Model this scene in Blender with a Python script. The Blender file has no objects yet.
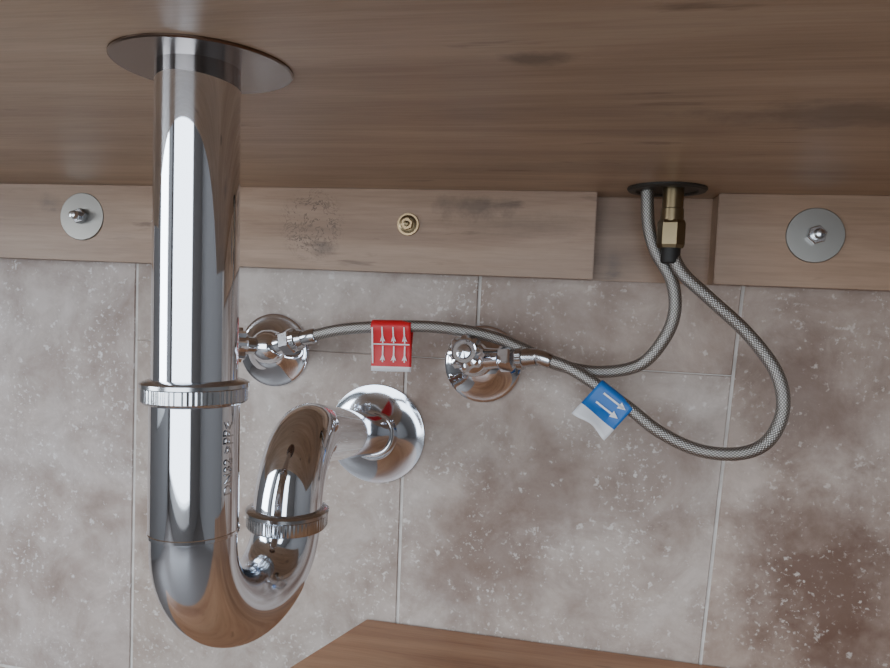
import bpy, bmesh, math, random
from mathutils import Vector, Matrix
random.seed(4)
V=Vector
# ---------------- materials ----------------
def newmat(name):
    m=bpy.data.materials.new(name); m.use_nodes=True
    nt=m.node_tree; b=nt.nodes["Principled BSDF"]; return m,nt,b
def simple(name,col,rough=.5,metal=0.,spec=None):
    m,nt,b=newmat(name)
    b.inputs["Base Color"].default_value=(*col,1); b.inputs["Roughness"].default_value=rough; b.inputs["Metallic"].default_value=metal
    if spec is not None: b.inputs["Specular IOR Level"].default_value=spec
    return m
def N(nt,t,**k):
    n=nt.nodes.new(t)
    for a,v in k.items(): setattr(n,a,v)
    return n
def ramp(nt,src,stops):
    r=N(nt,"ShaderNodeValToRGB"); e=r.color_ramp.elements
    while len(e)<len(stops): e.new(.5)
    for i,(p,c) in enumerate(stops):
        e[i].position=p; e[i].color=(*c,1) if len(c)==3 else c
    nt.links.new(src,r.inputs[0]); return r.outputs[0]
def mix(nt,f,a,b,mode="MIX"):
    m=N(nt,"ShaderNodeMix",data_type="RGBA",blend_type=mode)
    for s,v in ((m.inputs[0],f),(m.inputs[6],a),(m.inputs[7],b)):
        if hasattr(v,"links"): nt.links.new(v,s)
        elif isinstance(v,(int,float)): s.default_value=v
        else: s.default_value=(*v,1)
    return m.outputs[2]
def noise(nt,scale,detail=4,rough=.5,mapscale=None,dist=0,loc=(0,0,0)):
    tc=N(nt,"ShaderNodeTexCoord"); mp=N(nt,"ShaderNodeMapping")
    mp.inputs["Scale"].default_value=mapscale or (1,1,1); mp.inputs["Location"].default_value=loc
    nt.links.new(tc.outputs["Object"],mp.inputs[0])
    n=N(nt,"ShaderNodeTexNoise"); n.inputs["Scale"].default_value=scale; n.inputs["Detail"].default_value=detail
    n.inputs["Roughness"].default_value=rough; n.inputs["Distortion"].default_value=dist
    nt.links.new(mp.outputs[0],n.inputs["Vector"]); return n.outputs["Fac"]
def bump(nt,b,src,strength,dist=.001):
    bp=N(nt,"ShaderNodeBump"); bp.inputs["Strength"].default_value=strength; bp.inputs["Distance"].default_value=dist
    nt.links.new(src,bp.inputs["Height"]); nt.links.new(bp.outputs[0],b.inputs["Normal"])
def mthn(nt,op,a,bv=None):
    m=N(nt,"ShaderNodeMath",operation=op)
    for i,v in enumerate((a,bv)):
        if hasattr(v,"links"): nt.links.new(v,m.inputs[i])
        elif v is not None: m.inputs[i].default_value=v
    return m.outputs[0]
def stain(nt,c,centre,radii,amount,colr,nscale=40):
    """natural mineral stain / knot: noisy-edged patch of stone or timber colour"""
    tc=N(nt,"ShaderNodeTexCoord"); mp=N(nt,"ShaderNodeMapping",vector_type="TEXTURE")
    mp.inputs["Location"].default_value=centre; mp.inputs["Scale"].default_value=radii
    nt.links.new(tc.outputs["Object"],mp.inputs[0])
    ln=N(nt,"ShaderNodeVectorMath",operation="LENGTH"); nt.links.new(mp.outputs[0],ln.inputs[0])
    nz_=noise(nt,nscale,5,.65)
    d=mthn(nt,"ADD",ln.outputs["Value"],mthn(nt,"MULTIPLY",mthn(nt,"SUBTRACT",nz_,.5),2.4))
    f=ramp(nt,mthn(nt,"MULTIPLY",d,.5),[(.15,(amount,)*3),(.62,(0,0,0))])
    return mix(nt,f,c,colr)
def wood(name,c1,c2,c3,rough=.45,cracks=False,ms=(1.0,9,9),stains=()):
    m,nt,b=newmat(name)
    g=noise(nt,4,6,.6,ms,.8); fine=noise(nt,26,5,.65,(1,20,20),.2); big=noise(nt,5,2,.5,(1,2,2)); fl=noise(nt,16,4,.6,(1,5,5),.3,(4,4,4))
    c=ramp(nt,g,[(.3,c2),(.5,c1),(.7,c3)])
    c=mix(nt,.5,c,ramp(nt,fine,[(.35,(.70,.68,.66)),(.6,(1,1,1))]),"MULTIPLY")
    c=mix(nt,.8,c,ramp(nt,big,[(.3,(.76,.74,.72)),(.65,(1.05,1.05,1.05))]),"MULTIPLY")
    c=mix(nt,.8,c,ramp(nt,fl,[(.26,(.45,.40,.36)),(.36,(1,1,1))]),"MULTIPLY")
    for (ce,ra,am) in stains: c=stain(nt,c,ce,ra,am,tuple(x*.30 for x in c2),55)
    if cracks:
        k2=noise(nt,55,4,.7,(1,1,1),2.5,(1,1,4))
        cr=ramp(nt,k2,[(0,(0,0,0)),(.495,(0,0,0)),(.52,(1,1,1)),(.545,(0,0,0))])
        dark=tuple(x*.2 for x in c2)
        tc=N(nt,"ShaderNodeTexCoord"); mp=N(nt,"ShaderNodeMapping",vector_type="TEXTURE"); mp.inputs["Location"].default_value=(-.203,-.03,.600); mp.inputs["Scale"].default_value=(.028,.2,.030)
        nt.links.new(tc.outputs["Object"],mp.inputs[0]); ln=N(nt,"ShaderNodeVectorMath",operation="LENGTH"); nt.links.new(mp.outputs[0],ln.inputs[0])
        reg=ramp(nt,ln.outputs["Value"],[(.55,(1,1,1)),(1.,(0,0,0))])
        c=mix(nt,mix(nt,1.,reg,cr,"MULTIPLY"),c,dark)
    nt.links.new(c,b.inputs["Base Color"]); b.inputs["Roughness"].default_value=rough
    bump(nt,b,fine,.15,.0006); return m
M_counter=wood("wood_underside",(.43,.30,.20),(.34,.225,.145),(.50,.365,.255),.42,False,(1,9,9),[((.10,-.23,.6275),(.05,.018,.05),.6),((-.02,-.30,.6275),(.012,.006,.02),.7),((.0,-.12,.6275),(.10,.02,.05),.25)])
M_cleat=wood("wood_rail",(.34,.22,.145),(.26,.16,.10),(.41,.28,.195),.4,True,(1,7,7),[((-.075,-.03,.616),(.028,.1,.008),.6),((-.04,-.03,.605),(.05,.1,.008),.25),((-.19,-.03,.583),(.010,.1,.006),.55),((-.43,-.03,.612),(.012,.1,.008),.45),((.02,-.03,.578),(.006,.1,.012),.4)])
M_shelf=wood("wood_shelf",(.38,.20,.11),(.28,.13,.07),(.45,.26,.15),.35)
M_chrome,nt,b=newmat("chrome"); b.inputs["Base Color"].default_value=(.84,.88,.95,1); b.inputs["Metallic"].default_value=1; b.inputs["Roughness"].default_value=.035
M_chromeB,nt,b=newmat("chrome_bend"); b.inputs["Base Color"].default_value=(.80,.85,.93,1); b.inputs["Metallic"].default_value=1; b.inputs["Roughness"].default_value=.10
M_chromeD=simple("chrome_satin",(.58,.60,.63),.18,1)
M_bronze=simple("dark_rosette_metal",(.17,.125,.10),.25,1)
M_steel=simple("zinc_steel",(.30,.29,.27),.34,1)
M_brass=simple("brass",(.42,.30,.17),.32,1)
M_oldbrass=simple("aged_brass",(.22,.17,.10),.33,1)
M_rubber=simple("black_rubber",(.012,.011,.01),.6)
M_red=simple("red_label",(.62,.012,.02),.45)
M_blue=simple("blue_label",(.01,.14,.46),.45)
M_white=simple("white_paper",(.78,.79,.82),.55)
M_wallp=simple("painted_plaster",(.20,.19,.185),.8)
M_ceil=simple("ceiling_paint",(.45,.44,.42),.85)
M_trim=simple("white_trim",(.75,.75,.74),.4)
M_floor=simple("floor_stone",(.16,.14,.13),.5)
# travertine
M_tile,nt,b=newmat("travertine")
n1=noise(nt,6,5,.62,None,.6); n2=noise(nt,22,6,.7,(1,1,1),.4,(5,2,1)); sp=noise(nt,260,3,.6,None,0,(1,7,3)); msk=noise(nt,16,4,.7,None,0,(8,8,1)); pit=noise(nt,95,3,.65,(1,1,1.0),0,(2,4,9))
c=ramp(nt,n1,[(.32,(.30,.225,.185)),(.45,(.43,.36,.315)),(.60,(.51,.45,.41)),(.72,(.57,.52,.485))])
c=mix(nt,.8,c,ramp(nt,n2,[(.32,(.60,.53,.49)),(.62,(1.08,1.08,1.08))]),"MULTIPLY")
brown=(.13,.07,.047)
for ce,ra,am in (((.18,0,.36),(.075,1,.07),.85),((-.075,0,.35),(.07,1,.06),.6),((-.02,0,.40),(.07,1,.035),.45),((.16,0,.49),(.05,1,.05),.6),((.20,0,.28),(.06,1,.05),.55),((-.30,0,.44),(.035,1,.05),.2),((-.04,0,.54),(.06,1,.03),.35),((.06,0,.43),(.05,1,.05),.35)):
    c=stain(nt,c,ce,ra,am,brown,24)
s1=ramp(nt,sp,[(.57,(0,0,0)),(.65,(.7,.7,.7))]); s2=ramp(nt,msk,[(.47,(0,0,0)),(.58,(1,1,1))])
c=mix(nt,mix(nt,1.,s1,s2,"MULTIPLY"),c,(.72,.69,.66))
c=mix(nt,ramp(nt,pit,[(0,(0,0,0)),(.62,(0,0,0)),(.68,(.55,.55,.55))]),c,(.74,.71,.68))
att=N(nt,"ShaderNodeAttribute",attribute_name="tint")
c=mix(nt,1.,c,att.outputs["Color"],"MULTIPLY")
nt.links.new(c,b.inputs["Base Color"]); b.inputs["Roughness"].default_value=.5
bump(nt,b,sp,.25,.0008)
M_grout,nt,b=newmat("grout")
nt.links.new(ramp(nt,noise(nt,60,4),[(.3,(.48,.45,.42)),(.7,(.68,.65,.62))]),b.inputs["Base Color"]); b.inputs["Roughness"].default_value=.9
# braided hose
M_braid,nt,b=newmat("braided_steel")
uv=N(nt,"ShaderNodeUVMap"); sx=N(nt,"ShaderNodeSeparateXYZ"); nt.links.new(uv.outputs[0],sx.inputs[0])
def mth(op,a,bv): return mthn(nt,op,a,bv)
un=mth("MULTIPLY",sx.outputs[0],14.); vn=mth("MULTIPLY",sx.outputs[1],430.)
a1=mth("ADD",un,vn); a2=mth("SUBTRACT",un,vn)
w1=mth("ABSOLUTE",mth("SINE",mth("MULTIPLY",a1,math.pi),None),None); w2=mth("ABSOLUTE",mth("SINE",mth("MULTIPLY",a2,math.pi),None),None)
hh=mth("MULTIPLY",w1,w2)
nt.links.new(ramp(nt,hh,[(.0,(.12,.11,.10)),(.3,(.28,.265,.245)),(.8,(.50,.48,.46))]),b.inputs["Base Color"])
b.inputs["Metallic"].default_value=.85; b.inputs["Roughness"].default_value=.36
bump(nt,b,hh,.5,.0005)
# ---------------- mesh helpers ----------------
def obj(name,me,mats,parent=None,smooth=True):
    o=bpy.data.objects.new(name,me); bpy.context.scene.collection.objects.link(o)
    for m in (mats if isinstance(mats,(list,tuple)) else [mats]): me.materials.append(m)
    if smooth:
        for p in me.polygons: p.use_smooth=True
        try:
            me.set_sharp_from_angle(angle=math.radians(smooth if smooth is not True else 38))
        except Exception: pass
    if parent: o.parent=parent
    return o
def empty(name,loc=(0,0,0)):
    e=bpy.data.objects.new(name,None); e.empty_display_size=.01; bpy.context.scene.collection.objects.link(e); return e
def frame(d):
    d=V(d).normalized(); a=V((0,0,1)) if abs(d.z)<.9 else V((1,0,0))
    x=a.cross(d).normalized(); y=d.cross(x); return x,y,d
def lathe(name,org,axis,prof,mat,parent=None,seg=64,teeth=0,tamp=0,trange=None,sharp=True):
    """prof: list of (dist along axis, radius)"""
    x,y,d=frame(axis); org=V(org); bm=bmesh.new(); rings=[]
    if teeth: seg=teeth*4
    for i,(h,r) in enumerate(prof):
        ring=[]
        for k in range(seg):
            a=2*math.pi*k/seg; rr=r
            if teeth and (trange is None or trange[0]<=i<=trange[1]): rr=r+tamp*(1 if k%4 in(0,1) else -1)
            ring.append(bm.verts.new(org+d*h+(x*math.cos(a)+y*math.sin(a))*max(rr,1e-5)))
        rings.append(ring)
    for a,b2 in zip(rings,rings[1:]):
        for k in range(seg): bm.faces.new((a[k],a[(k+1)%seg],b2[(k+1)%seg],b2[k]))
    bm.faces.new(rings[0][::-1]); bm.faces.new(rings[-1])
    bmesh.ops.recalc_face_normals(bm,faces=bm.faces)
    me=bpy.data.meshes.new(name); bm.to_mesh(me); bm.free(); return obj(name,me,mat,parent,sharp)
def hexnut(name,org,axis,r,l,mat,parent=None):
    x,y,d=frame(axis); org=V(org); bm=bmesh.new(); rings=[]
    for h,rr in ((0,.9),(l*.12,1),(l*.88,1),(l,.9)):
        rings.append([bm.verts.new(org+d*h+(x*math.cos(math.pi*k/3+.3)+y*math.sin(math.pi*k/3+.3))*r*rr) for k in range(6)])
    for a,b2 in zip(rings,rings[1:]):
        for k in range(6): bm.faces.new((a[k],a[(k+1)%6],b2[(k+1)%6],b2[k]))
    bm.faces.new(rings[0][::-1]); bm.faces.new(rings[-1]); bmesh.ops.recalc_face_normals(bm,faces=bm.faces)
    me=bpy.data.meshes.new(name); bm.to_mesh(me); bm.free(); return obj(name,me,mat,parent,False)
def sweep(name,pts,rad,mat,parent=None,seg=48,cap=True):
    pts=[V(p) for p in pts]; n=len(pts)
    rs=rad if isinstance(rad,list) else [rad]*n
    T=[(pts[min(i+1,n-1)]-pts[max(i-1,0)]).normalized() for i in range(n)]
    x,y,_=frame(T[0]); bm=bmesh.new(); uvl=bm.loops.layers.uv.new("UVMap"); rings=[]; L=[0]
    for i in range(1,n): L.append(L[-1]+(pts[i]-pts[i-1]).length)
    nx=x
    for i in range(n):
        nx=(nx-T[i]*nx.dot(T[i])).normalized(); ny=T[i].cross(nx)
        rings.append([bm.verts.new(pts[i]+(nx*math.cos(2*math.pi*k/seg)+ny*math.sin(2*math.pi*k/seg))*rs[i]) for k in range(seg)])
    for i in range(n-1):
        for k in range(seg):
            f=bm.faces.new((rings[i][k],rings[i][(k+1)%seg],rings[i+1][(k+1)%seg],rings[i+1][k]))
            for lp,(uu,vv) in zip(f.loops,((k/seg,L[i]),((k+1)/seg,L[i]),((k+1)/seg,L[i+1]),(k/seg,L[i+1]))): lp[uvl].uv=(uu,vv)
    if cap: bm.faces.new(rings[0][::-1]); bm.faces.new(rings[-1])
    bmesh.ops.recalc_face_normals(bm,faces=bm.faces)
    me=bpy.data.meshes.new(name); bm.to_mesh(me); bm.free(); return obj(name,me,mat,parent)
def catmull(P,n=14):
    P=[V(p) for p in P]; P=[P[0]*2-P[1]]+P+[P[-1]*2-P[-2]]; out=[]
    for i in range(1,len(P)-2):
        a,b2,c2,d=P[i-1:i+3]
        for k in range(n):
            t=k/n; out.append(.5*((2*b2)+(c2-a)*t+(2*a-5*b2+4*c2-d)*t*t+(3*b2-a-3*c2+d)*t**3))
    out.append(P[-2]); return out
def box(name,lo,hi,mat,parent=None,bev=0):
    return boxes(name,[(lo,hi)],mat,bev,parent)
def boxes(name,L,mat,bev=0,parent=None):
    bm=bmesh.new()
    for lo,hi in L:
        b2=bmesh.new(); bmesh.ops.create_cube(b2,size=1); lo=V(lo);hi=V(hi)
        for v in b2.verts: v.co=V([(lo[i]+hi[i])/2+v.co[i]*(hi[i]-lo[i]) for i in range(3)])
        if bev: bmesh.ops.bevel(b2,geom=b2.edges[:],offset=bev,segments=2,affect="EDGES")
        t=bpy.data.meshes.new("t"); b2.to_mesh(t); b2.free(); bm.from_mesh(t); bpy.data.meshes.remove(t)
    me=bpy.data.meshes.new(name); bm.to_mesh(me); bm.free(); return obj(name,me,mat,parent,False)
def prism(name,poly,z0,z1,mat,bev=0,parent=None):
    bm=bmesh.new(); a=[bm.verts.new((x,y,z0)) for x,y in poly]; b2=[bm.verts.new((x,y,z1)) for x,y in poly]
    n=len(poly); bm.faces.new(a[::-1]); bm.faces.new(b2)
    for k in range(n): bm.faces.new((a[k],a[(k+1)%n],b2[(k+1)%n],b2[k]))
    bmesh.ops.recalc_face_normals(bm,faces=bm.faces)
    if bev: bmesh.ops.bevel(bm,geom=bm.edges[:],offset=bev,segments=2,affect="EDGES")
    me=bpy.data.meshes.new(name); bm.to_mesh(me); bm.free(); return obj(name,me,mat,parent,False)
# ---------------- room ----------------
XL,XR,YF,ZC=-1.2,1.3,-1.8,2.4
def build_tiles():
    bm=bmesh.new(); col=bm.loops.layers.float_color.new("tint")
    def quad(p,tint,gx=.0012,gl=None,gh=None):
        cx=sum(a for a,_ in p)/4; cz=sum(b_ for _,b_ in p)/4
        gl=.0014 if gl is None else gl; gh=.0014 if gh is None else gh
        def ins(a,b_,d): return (a+((gx+d) if a<cx else -(gx+d)), b_+((gl+d) if b_<cz else -(gh+d)))
        back=[];mid=[];fr=[]
        for a,b_ in p:
            q0=ins(a,b_,0);q1=ins(a,b_,.0006)
            back.append(bm.verts.new((q0[0],.009,q0[1]))); mid.append(bm.verts.new((q0[0],.0007,q0[1]))); fr.append(bm.verts.new((q1[0],0,q1[1])))
        fs=[bm.faces.new(fr)]
        for A,B in ((back,mid),(mid,fr)):
            for k in range(4): fs.append(bm.faces.new((A[k],A[(k+1)%4],B[(k+1)%4],B[k])))
        for f in fs:
            for lp in f.loops: lp[col]=(*tint,1)
    T={"l":(1.05,1.07,1.12),"m":(1.0,1.0,1.0),"d":(.90,.84,.80)}
    zc=.5027; t=.0001
    def xr(z): return .112-(.58-z)*.045
    quad([(-.60,.20),(-.3674,.20),(-.3697,.58),(-.60,.58)],T["l"])
    quad([(-.3674,.20),(-.131,.20),(-.1332,zc),(-.3692,zc)],T["m"],gh=t)
    quad([(-.131,.20),(xr(.20),.20),(xr(zc),zc),(-.1332,zc)],T["m"],gh=.0004)
    quad([(-.3692,zc),(-.0777,zc),(-.0777,.72),(-.3705,.72)],T["m"],gl=t)
    quad([(-.0777,zc),(xr(zc),zc),(xr(.72),.72),(-.0777,.72)],T["d"],gl=.0004)
    quad([(xr(.20),.20),(.34,.20),(.34,.72),(xr(.72),.72)],T["d"])
    quad([(-.60,.58),(-.3697,.58),(-.3705,.72),(-.60,.72)],T["l"])
    xs=[XL,-.9,-.6,-.3674,-.131,.095,.34,.58,.82,1.06,XR]
    def grid(xs,zs):
        for i in range(len(xs)-1):
            for j in range(len(zs)-1):
                tt=1+.12*(random.random()-.5); quad([(xs[i],zs[j]),(xs[i+1],zs[j]),(xs[i+1],zs[j+1]),(xs[i],zs[j+1])],(tt,tt*.99,tt*.98))
    grid(xs,[0.0,.20]); grid([XL,-.9,-.6],[.20,.46,.72]); grid([.34,.58,.82,1.06,XR],[.20,.46,.72])
    grid(xs,[.72,.98,1.24,1.5,1.76,2.02,2.28,ZC])
    bmesh.ops.recalc_face_normals(bm,faces=bm.faces)
    for f in bm.faces: f.material_index=0
    v=[bm.verts.new(c) for c in ((XL,.0012,0),(XR,.0012,0),(XR,.0012,ZC),(XL,.0012,ZC),(XL,.1,0),(XR,.1,0),(XR,.1,ZC),(XL,.1,ZC))]
    for idx in ((0,1,2,3),(5,4,7,6),(4,0,3,7),(1,5,6,2),(3,2,6,7),(4,5,1,0)):
        f=bm.faces.new([v[i] for i in idx]); f.material_index=1
    me=bpy.data.meshes.new("wall_back"); bm.to_mesh(me); bm.free()
    return obj("wall_back",me,[M_tile,M_grout],None,False)
build_tiles()
box("floor",(XL-.1,YF-.1,-.1),(XR+.1,.1,0),M_floor)
box("ceiling",(XL-.1,YF-.1,ZC),(XR+.1,.1,ZC+.1),M_ceil)
SY0,SY1,SZ0,SZ1=-1.35,-.6,.30,1.7
boxes("wall_left",[((XL-.1,YF,0),(XL,SY0,ZC)),((XL-.1,SY1,0),(XL,0,ZC)),((XL-.1,SY0,0),(XL,SY1,SZ0)),((XL-.1,SY0,SZ1),(XL,SY1,ZC))],M_wallp)
box("wall_right",(XR,YF,0),(XR+.1,0,ZC),M_wallp)
OX0,OX1,OZ0,OZ1=-1.1,.45,.06,1.9
boxes("wall_front",[((XL,YF-.1,0),(OX0,YF,ZC)),((OX1,YF-.1,0),(XR,YF,ZC)),((OX0,YF-.1,OZ1),(OX1,YF,ZC)),((OX0,YF-.1,0),(OX1,YF,OZ0))],M_wallp)
boxes("window_1",[((OX0,YF-.07,OZ0),(OX0+.05,YF-.01,OZ1)),((OX1-.05,YF-.07,OZ0),(OX1,YF-.01,OZ1)),((OX0,YF-.07,OZ1-.05),(OX1,YF-.01,OZ1)),((OX0,YF-.07,OZ0),(OX1,YF-.01,OZ0+.05))],M_trim,.004)
boxes("window_2",[((XL-.07,SY0,SZ0),(XL-.01,SY0+.05,SZ1)),((XL-.07,SY1-.05,SZ0),(XL-.01,SY1,SZ1)),((XL-.07,SY0,SZ1-.05),(XL-.01,SY1,SZ1)),((XL-.07,SY0,SZ0),(XL-.01,SY1,SZ0+.05))],M_trim,.004)
# ---------------- timber ----------------
ZU=.6275
box("wooden_countertop",(-.85,-.395,ZU),(.75,-.0004,ZU+.035),M_counter,None,.002)
nx0,nx1=.006,.086
prism("wooden_mounting_rail",[(-.85,-.0004),(-.85,-.03),(nx0,-.03),(nx0,-.006),(nx1,-.006),(nx1,-.03),(.75,-.03),(.75,-.0004)],.567,ZU,M_cleat,.0006)
prism("wooden_shelf",[(-.157,-.001),(-.185,-.082),(-.292,-.39),(.6,-.39),(.6,-.001)],.268,.290,M_shelf,.0015)
# ---------------- bolts ----------------
def bolt(x,z,r,mat,big=True,tilt=(0,0)):
    e=empty("bolt_with_washer"); ax=V((tilt[0],-1,tilt[1])); o=(x,-.03,z)
    lathe("washer",o,ax,[(-.001,r),(.0010,r),(.0015,r*.975),(.0015,r*.3)],mat,e,sharp=15)
    if big:
        hexnut("nut",V(o)+ax*.0014,ax,.0062,.005,M_chromeD,e); lathe("stud",V(o)+ax*.005,ax,[(0,.0034),(.004,.0034),(.0042,.0028),(.0055,.0034),(.0065,.003),(.0085,.0026),(.009,.001)],M_chromeD,e,24)
    else:
        lathe("collar",V(o)+ax*.0012,ax,[(0,r*.8),(.0012,r*.8),(.0018,r*.6)],M_oldbrass,e,32,sharp=20); hexnut("nut",V(o)+ax*.0025,ax,.0048,.003,mat,e); lathe("stud",V(o)+ax*.0045,ax,[(0,.0022),(.003,.002),(.0034,.001)],M_oldbrass,e,16)
bolt(-.398,.602,.0190,M_steel,True,(.05,.03)); bolt(-.128,.602,.0082,M_brass,False); bolt(.147,.601,.0180,M_steel,True,(-.03,.02))
# ---------------- drain trap ----------------
tr=empty("chrome_drain_trap")
A=V((-.1365,-.3020,ZU)); B=V((-.1316,-.3055,.4575)); ax=(B-A).normalized()
def onax(z): return A+(B-A)*((ZU-z)/(ZU-.4575))
lathe("top_rosette",A+V((.0015,.001,0)),(0,0,-1),[(-.0002,.0308),(.0006,.0308),(.0010,.0302),(.0010,.0160)],M_bronze,tr,96,sharp=15)
sweep("tailpipe",[A,onax(.56),onax(.513)],[.0144,.0147,.0147],M_chrome,tr,96)
nz=onax(.5165)
lathe("slip_nut",nz,ax,[(-.0008,.0155),(0,.0178),(.0005,.0186),(.0018,.0186),(.0022,.0180),(.0066,.0180),(.0075,.0172),(.0080,.0158)],M_chromeD,tr,96,64,.00009,(4,5))
sweep("lower_tube",[onax(.513),onax(.49),onax(.4632)],.0154,M_chrome,tr,96)
lathe("tube_lip",onax(.4640),ax,[(0,.01535),(.0003,.0157),(.0014,.0157),(.0018,.0150)],M_chrome,tr,96)
L2=V((-.125,-.239,.449)); P0=B+V((0,0,.001))
pts=[onax(.463)]
for i in range(41):
    t=math.pi*i/40; c0=(P0+L2)/2; h=(L2-P0)/2
    pts.append(c0-h*math.cos(t)+V((0,0,-.031*math.sin(t))))
pts.append(L2+V((0,0,.003)))
sweep("u_bend",pts,.0150,M_chromeB,tr,96)
lathe("trap_nut",L2+V((0,0,-.0045)),(0,0,1),[(-.0004,.0152),(0,.0172),(.001,.0178),(.0058,.0178),(.0064,.0184),(.0078,.0184),(.0084,.0176),(.009,.0152)],M_chromeD,tr,96,64,.00009,(2,3))
K=V((-.125,-.239,.4865)); E=V((-.1535,.0,.4395)); d1=V((0,0,1)); d2=(E-K).normalized(); rr=.032
ang=d1.angle(d2); tl=rr*math.tan(ang/2); s=K-d1*tl; e2=K+d2*tl
nrm=d1.cross(d2).normalized(); cen=s+nrm.cross(d1).normalized()*rr
pts=[L2+V((0,0,.001))]
for i in range(31): pts.append(cen+Matrix.Rotation(ang*i/30,3,nrm)@(s-cen))
pts+= [K+(E-K)*.6,E]
sweep("outlet_arm",pts,.0152,M_chrome,tr,96)
fp=[(-.0005,.0388),(.0012,.0393),(.0022,.0389)]
for i in range(1,15):
    t=i/14; fp.append((.0022+.0085*t**1.6,.0389-.0205*t**.9))
fp+= [(.0125,.0179),(.0150,.0176)]
lathe("wall_flange",V((-.1545,0,.4400)),(0,-1,0),fp,M_chromeB,tr,96,sharp=50)
lathe("flange_collar",E+d2*-.032,d2,[(0,.0154),(.0004,.0166),(.0015,.0171),(.020,.0171),(.028,.0178)],M_chrome,tr,96)
cu=bpy.data.curves.new("marking","FONT"); cu.body="DN32 >PP<"; cu.size=.0052; cu.extrude=.0001
to=bpy.data.objects.new("marking",cu); bpy.context.scene.collection.objects.link(to); to.parent=tr; cu.materials.append(M_chromeD)
c0=onax(.478); va=math.radians(46); toc=V((0,-.53,c0.z))-c0; toc.normalize()
nn=Matrix.Rotation(va,3,'Z')@toc; tx=V((0,0,1)); ty=nn.cross(tx)
to.matrix_world=Matrix(((tx.x,ty.x,nn.x,0),(tx.y,ty.y,nn.y,0),(tx.z,ty.z,nn.z,0),(0,0,0,1))); to.location=c0+nn*.0154-ty*.0018
# ---------------- valves ----------------
def valve(base,body,hand,outlet):
    e=empty("angle_stop_valve"); base=V(base);body=V(body);hand=V(hand);outlet=V(outlet)
    vp=[(-.0003,.0295),(.0012,.0298),(.0022,.0292)]
    for i in range(1,11):
        t=i/10; vp.append((.0022+.0095*t**1.4,.0292-.0165*t**.9))
    lathe("wall_rosette",base,(0,-1,0),vp,M_chrome,e,72,sharp=50)
    a=(body-base); l=a.length
    lathe("inlet",base+a.normalized()*.004,a,[(0,.009),(l-.004,.009)],M_chrome,e,36)
    lathe("inlet_collar",base+a.normalized()*(l*.5),a,[(0,.0095),(.001,.0112),(.007,.0112),(.008,.0095)],M_chrome,e,36)
    h=(hand-body); hl=h.length
    lathe("body",body-h.normalized()*.012,h,[(0,.006),(.002,.0095),(.006,.0122),(.012,.0130),(.018,.0118),(.021,.0095),(.021+.002,.0075)],M_chrome,e,40)
    lathe("stem",body,h,[(0,.0065),(hl,.0065)],M_chromeD,e,24)
    lathe("handle",hand-h.normalized()*.006,h,[(0,.0080),(.001,.0108),(.003,.0120),(.010,.0116),(.0125,.0102),(.0132,.0086),(.0118,.0078),(.0118,.0052),(.0132,.0045),(.014,.001)],M_chrome,e,0,8,.0010,(2,4),sharp=25)
    d=(outlet-body); dl=d.length; dn=d.normalized()
    lathe("outlet",body,d,[(0,.0085),(.012,.0078),(.018,.0070),(dl*.6,.0066)],M_chrome,e,32)
    hexnut("outlet_nut",body+dn*(dl*.42),d,.0098,.010,M_chrome,e)
    lathe("hose_nut",body+dn*(dl*.68),d,[(0,.0060),(.0005,.0082),(.0045,.0082),(.005,.0070),(dl*.32-.002,.0058)],M_chromeD,e,0,14,.00025,(1,2))
valve((-.0723,0,.5005),(-.0745,-.036,.507),(-.0765,-.058,.5125),(-.027,-.050,.512))
valve((-.243,0,.5013),(-.231,-.038,.507),(-.2475,-.055,.5085),(-.1985,-.045,.516))
# ---------------- hoses ----------------
def hose(P):
    e=empty("braided_supply_hose"); pts=catmull(P); sweep("braid",pts,.0042,M_braid,e,24)
    dn=(pts[1]-pts[0]).normalized(); a=pts[0]-dn*.004; b2=pts[0]+dn*.009; r=.0054
    sweep("crimp_sleeve",[a,a.lerp(b2,.1),a.lerp(b2,.9),b2],[r*.9,r,r,r*.85],M_chromeD,e,32)
    return e,pts
h1,p1=hose([(-.1985,-.045,.516),(-.170,-.049,.5235),(-.133,-.050,.5277),(-.0975,-.050,.5287),(-.062,-.047,.5245),(-.036,-.045,.5155),(-.0135,-.045,.507),(.0135,-.045,.504),(.0395,-.046,.5105),(.054,-.049,.529),(.0595,-.050,.548),(.0565,-.048,.568),(.046,-.046,.586),(.040,-.046,.604),(.0375,-.046,.632)])
h2,p2=hose([(-.027,-.050,.512),(-.004,-.054,.505),(.0303,-.060,.485),(.052,-.064,.470),(.077,-.067,.4603),(.1017,-.068,.4605),(.118,-.067,.470),(.1252,-.066,.490),(.1205,-.064,.512),(.103,-.062,.535),(.079,-.060,.5565),(.062,-.058,.572),(.054,-.056,.586)])
q=V((.0535,-.056,.579)); up=V((.0,.0,1))
lathe("black_ferrule",q-V((-.0005,0,.001)),up,[(0,.0052),(.001,.0060),(.010,.0060),(.011,.0052)],M_rubber,h2,32)
hexnut("brass_nut",q+up*.009,up,.0088,.018,M_oldbrass,h2)
lathe("brass_stub",q+up*.026,up,[(0,.0072),(.008,.0072),(.0085,.0066),(.0225,.0066)],M_oldbrass,h2,32)
lathe("supply_hole_collar",(.050,-.050,ZU),(0,0,-1),[(-.0005,.025),(.0012,.0252),(.0024,.0242),(.0026,.020),(.0012,.019),(.001,.001)],simple("dark_plastic",(.02,.018,.015),.45),None,64)
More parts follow.
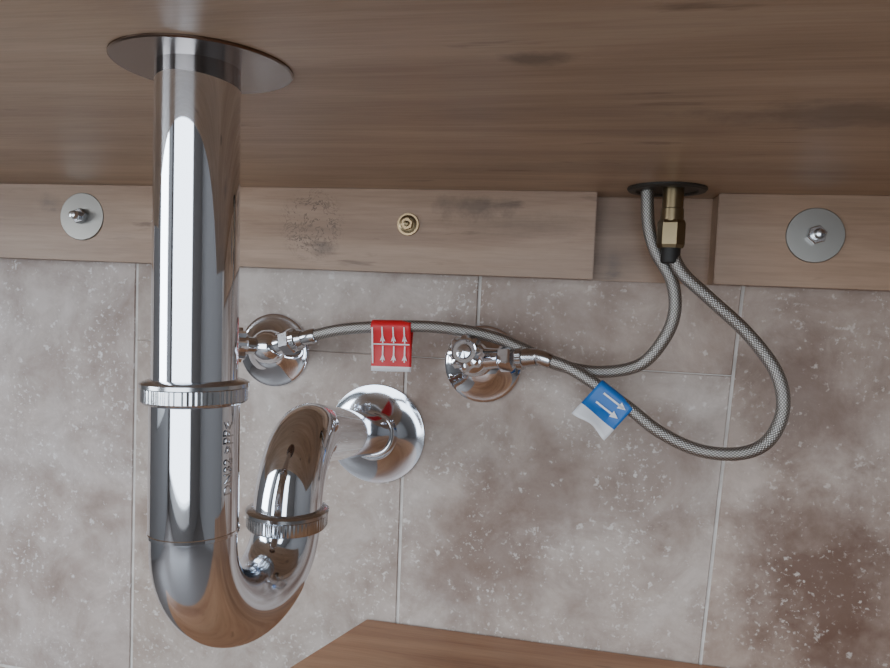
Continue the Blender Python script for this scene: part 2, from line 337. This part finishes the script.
# ---------------- tags ----------------
def tag(name,c,ux,uz,w,h,mat,arrows,wrow,jag=0.):
    """folded label: c centre of fold, ux along hose, uz down; two leaves front/back."""
    e=empty(name); ux=V(ux).normalized(); dn=V(uz).normalized(); out=ux.cross(dn).normalized()
    if out.y>0: out=-out
    bm=bmesh.new(); prof=[]
    R=.0050; nseg=10; NL=9
    def gap(t): return .0006+(R-.0006)*max(0,1-t*2.2)
    for i in range(NL): prof.append((h*(1-i/NL),gap(1-i/NL)))
    for i in range(nseg+1):
        a=math.pi*i/nseg; prof.append((-R*math.sin(a),R*math.cos(a)))
    for i in range(1,NL+1): prof.append((h*.93*i/NL,-gap(i/NL)))
    cols=13; grid=[]
    for j in range(cols):
        t=j/(cols-1); row=[]
        for k,(dd,oo) in enumerate(prof):
            wob=(.0009+jag*.0012)*math.sin(t*5+k*.25)*max(0,dd)/h
            d3=dd*(1+jag*.05*math.sin(j*.55+1)) if k<2 else dd
            row.append(bm.verts.new(V(c)+ux*(t-.5)*w+dn*d3+out*(oo+wob)))
        grid.append(row)
    for j in range(cols-1):
        for k in range(len(prof)-1):
            f=bm.faces.new((grid[j][k],grid[j+1][k],grid[j+1][k+1],grid[j][k+1])); f.material_index=1 if k<wrow else 0
    me=bpy.data.meshes.new("leaf"); bm.to_mesh(me); bm.free()
    o=obj("leaf",me,[mat,M_white],e); md=o.modifiers.new("t","SOLIDIFY"); md.thickness=.0003
    bm=bmesh.new()
    for pp in arrows: bm.faces.new([bm.verts.new(V(c)+ux*a+dn*b2+out*(gap(b2/h)+.0011)) for a,b2 in pp])
    me=bpy.data.meshes.new("print"); bm.to_mesh(me); bm.free(); obj("printed_arrows",me,M_white,e,False)
    return e
w,h=.029,.0315
ar=[]
for x0 in (-.0060,.0020,.0100):
    for y0 in (.000,.0135):
        ar.append([(x0-.0005,y0),(x0+.0005,y0),(x0+.0005,y0+.0115),(x0-.0005,y0+.0115)])
        ar.append([(x0-.0019,y0+.0105),(x0-.0005,y0+.0065),(x0+.0005,y0+.0065),(x0+.0019,y0+.0105),(x0,y0+.0092)])
ar.append([(-.0135,.0118),(.0135,.0118),(.0135,.0127),(-.0135,.0127)])
ar.append([(-.0138,.0005),(-.0126,.0005),(-.0126,.026),(-.0138,.026)])
tag("red_hose_label",(-.1315,-.050,.5273),(1,0,.03),(.02,-.05,-1),w,h,M_red,ar,1)
ar=[]
for y0 in (.003,.010):
    ar.append([(-.007,y0-.0006),(.009,y0-.0006),(.009,y0+.0006),(-.007,y0+.0006)])
    ar.append([(.0055,y0-.0023),(.0105,y0),(.0055,y0+.0023)])
tag("blue_hose_label",(.0235,-.0590,.4885),(.72,-.1,-.5),(-.52,-.3,-.60),.027,.025,M_blue,ar,3,1.)
# ---------------- light ----------------
wd=bpy.data.worlds.new("sky"); bpy.context.scene.world=wd; wd.use_nodes=True
wd.node_tree.nodes["Background"].inputs[0].default_value=(.68,.84,1,1); wd.node_tree.nodes["Background"].inputs[1].default_value=1.6
def area(name,loc,rot,sx_,sy_,e,col=(.90,.95,1)):
    L=bpy.data.lights.new(name,"AREA"); L.shape="RECTANGLE"; L.size=sx_; L.size_y=sy_; L.energy=e; L.color=col
    o=bpy.data.objects.new(name,L); bpy.context.scene.collection.objects.link(o); o.location=loc; o.rotation_euler=rot
area("window_daylight",((OX0+OX1)/2,YF-.12,(OZ0+OZ1)/2),(math.radians(90),0,0),OX1-OX0,OZ1-OZ0,31)
area("side_window_daylight",(XL-.12,(SY0+SY1)/2,(SZ0+SZ1)/2),(math.radians(90),0,math.radians(-90)),SY1-SY0,SZ1-SZ0,32)
# ---------------- camera ----------------
yaw=math.radians(11);p=math.radians(3);r=math.radians(2.5)
F0=V((-math.sin(yaw),math.cos(yaw),0));R0=V((math.cos(yaw),math.sin(yaw),0));Z=V((0,0,1))
F=F0*math.cos(p)-Z*math.sin(p);U0=F0*math.sin(p)+Z*math.cos(p)
R=R0*math.cos(r)+U0*math.sin(r);U=U0*math.cos(r)-R0*math.sin(r)
cd=bpy.data.cameras.new("camera"); cam=bpy.data.objects.new("camera",cd); bpy.context.scene.collection.objects.link(cam)
cd.sensor_width=36; cd.lens=36*700/890; cd.clip_start=.01
m=Matrix((R,U,-F)).transposed().to_4x4(); m.translation=V((0,-.53,.55)); cam.matrix_world=m
bpy.context.scene.camera=cam
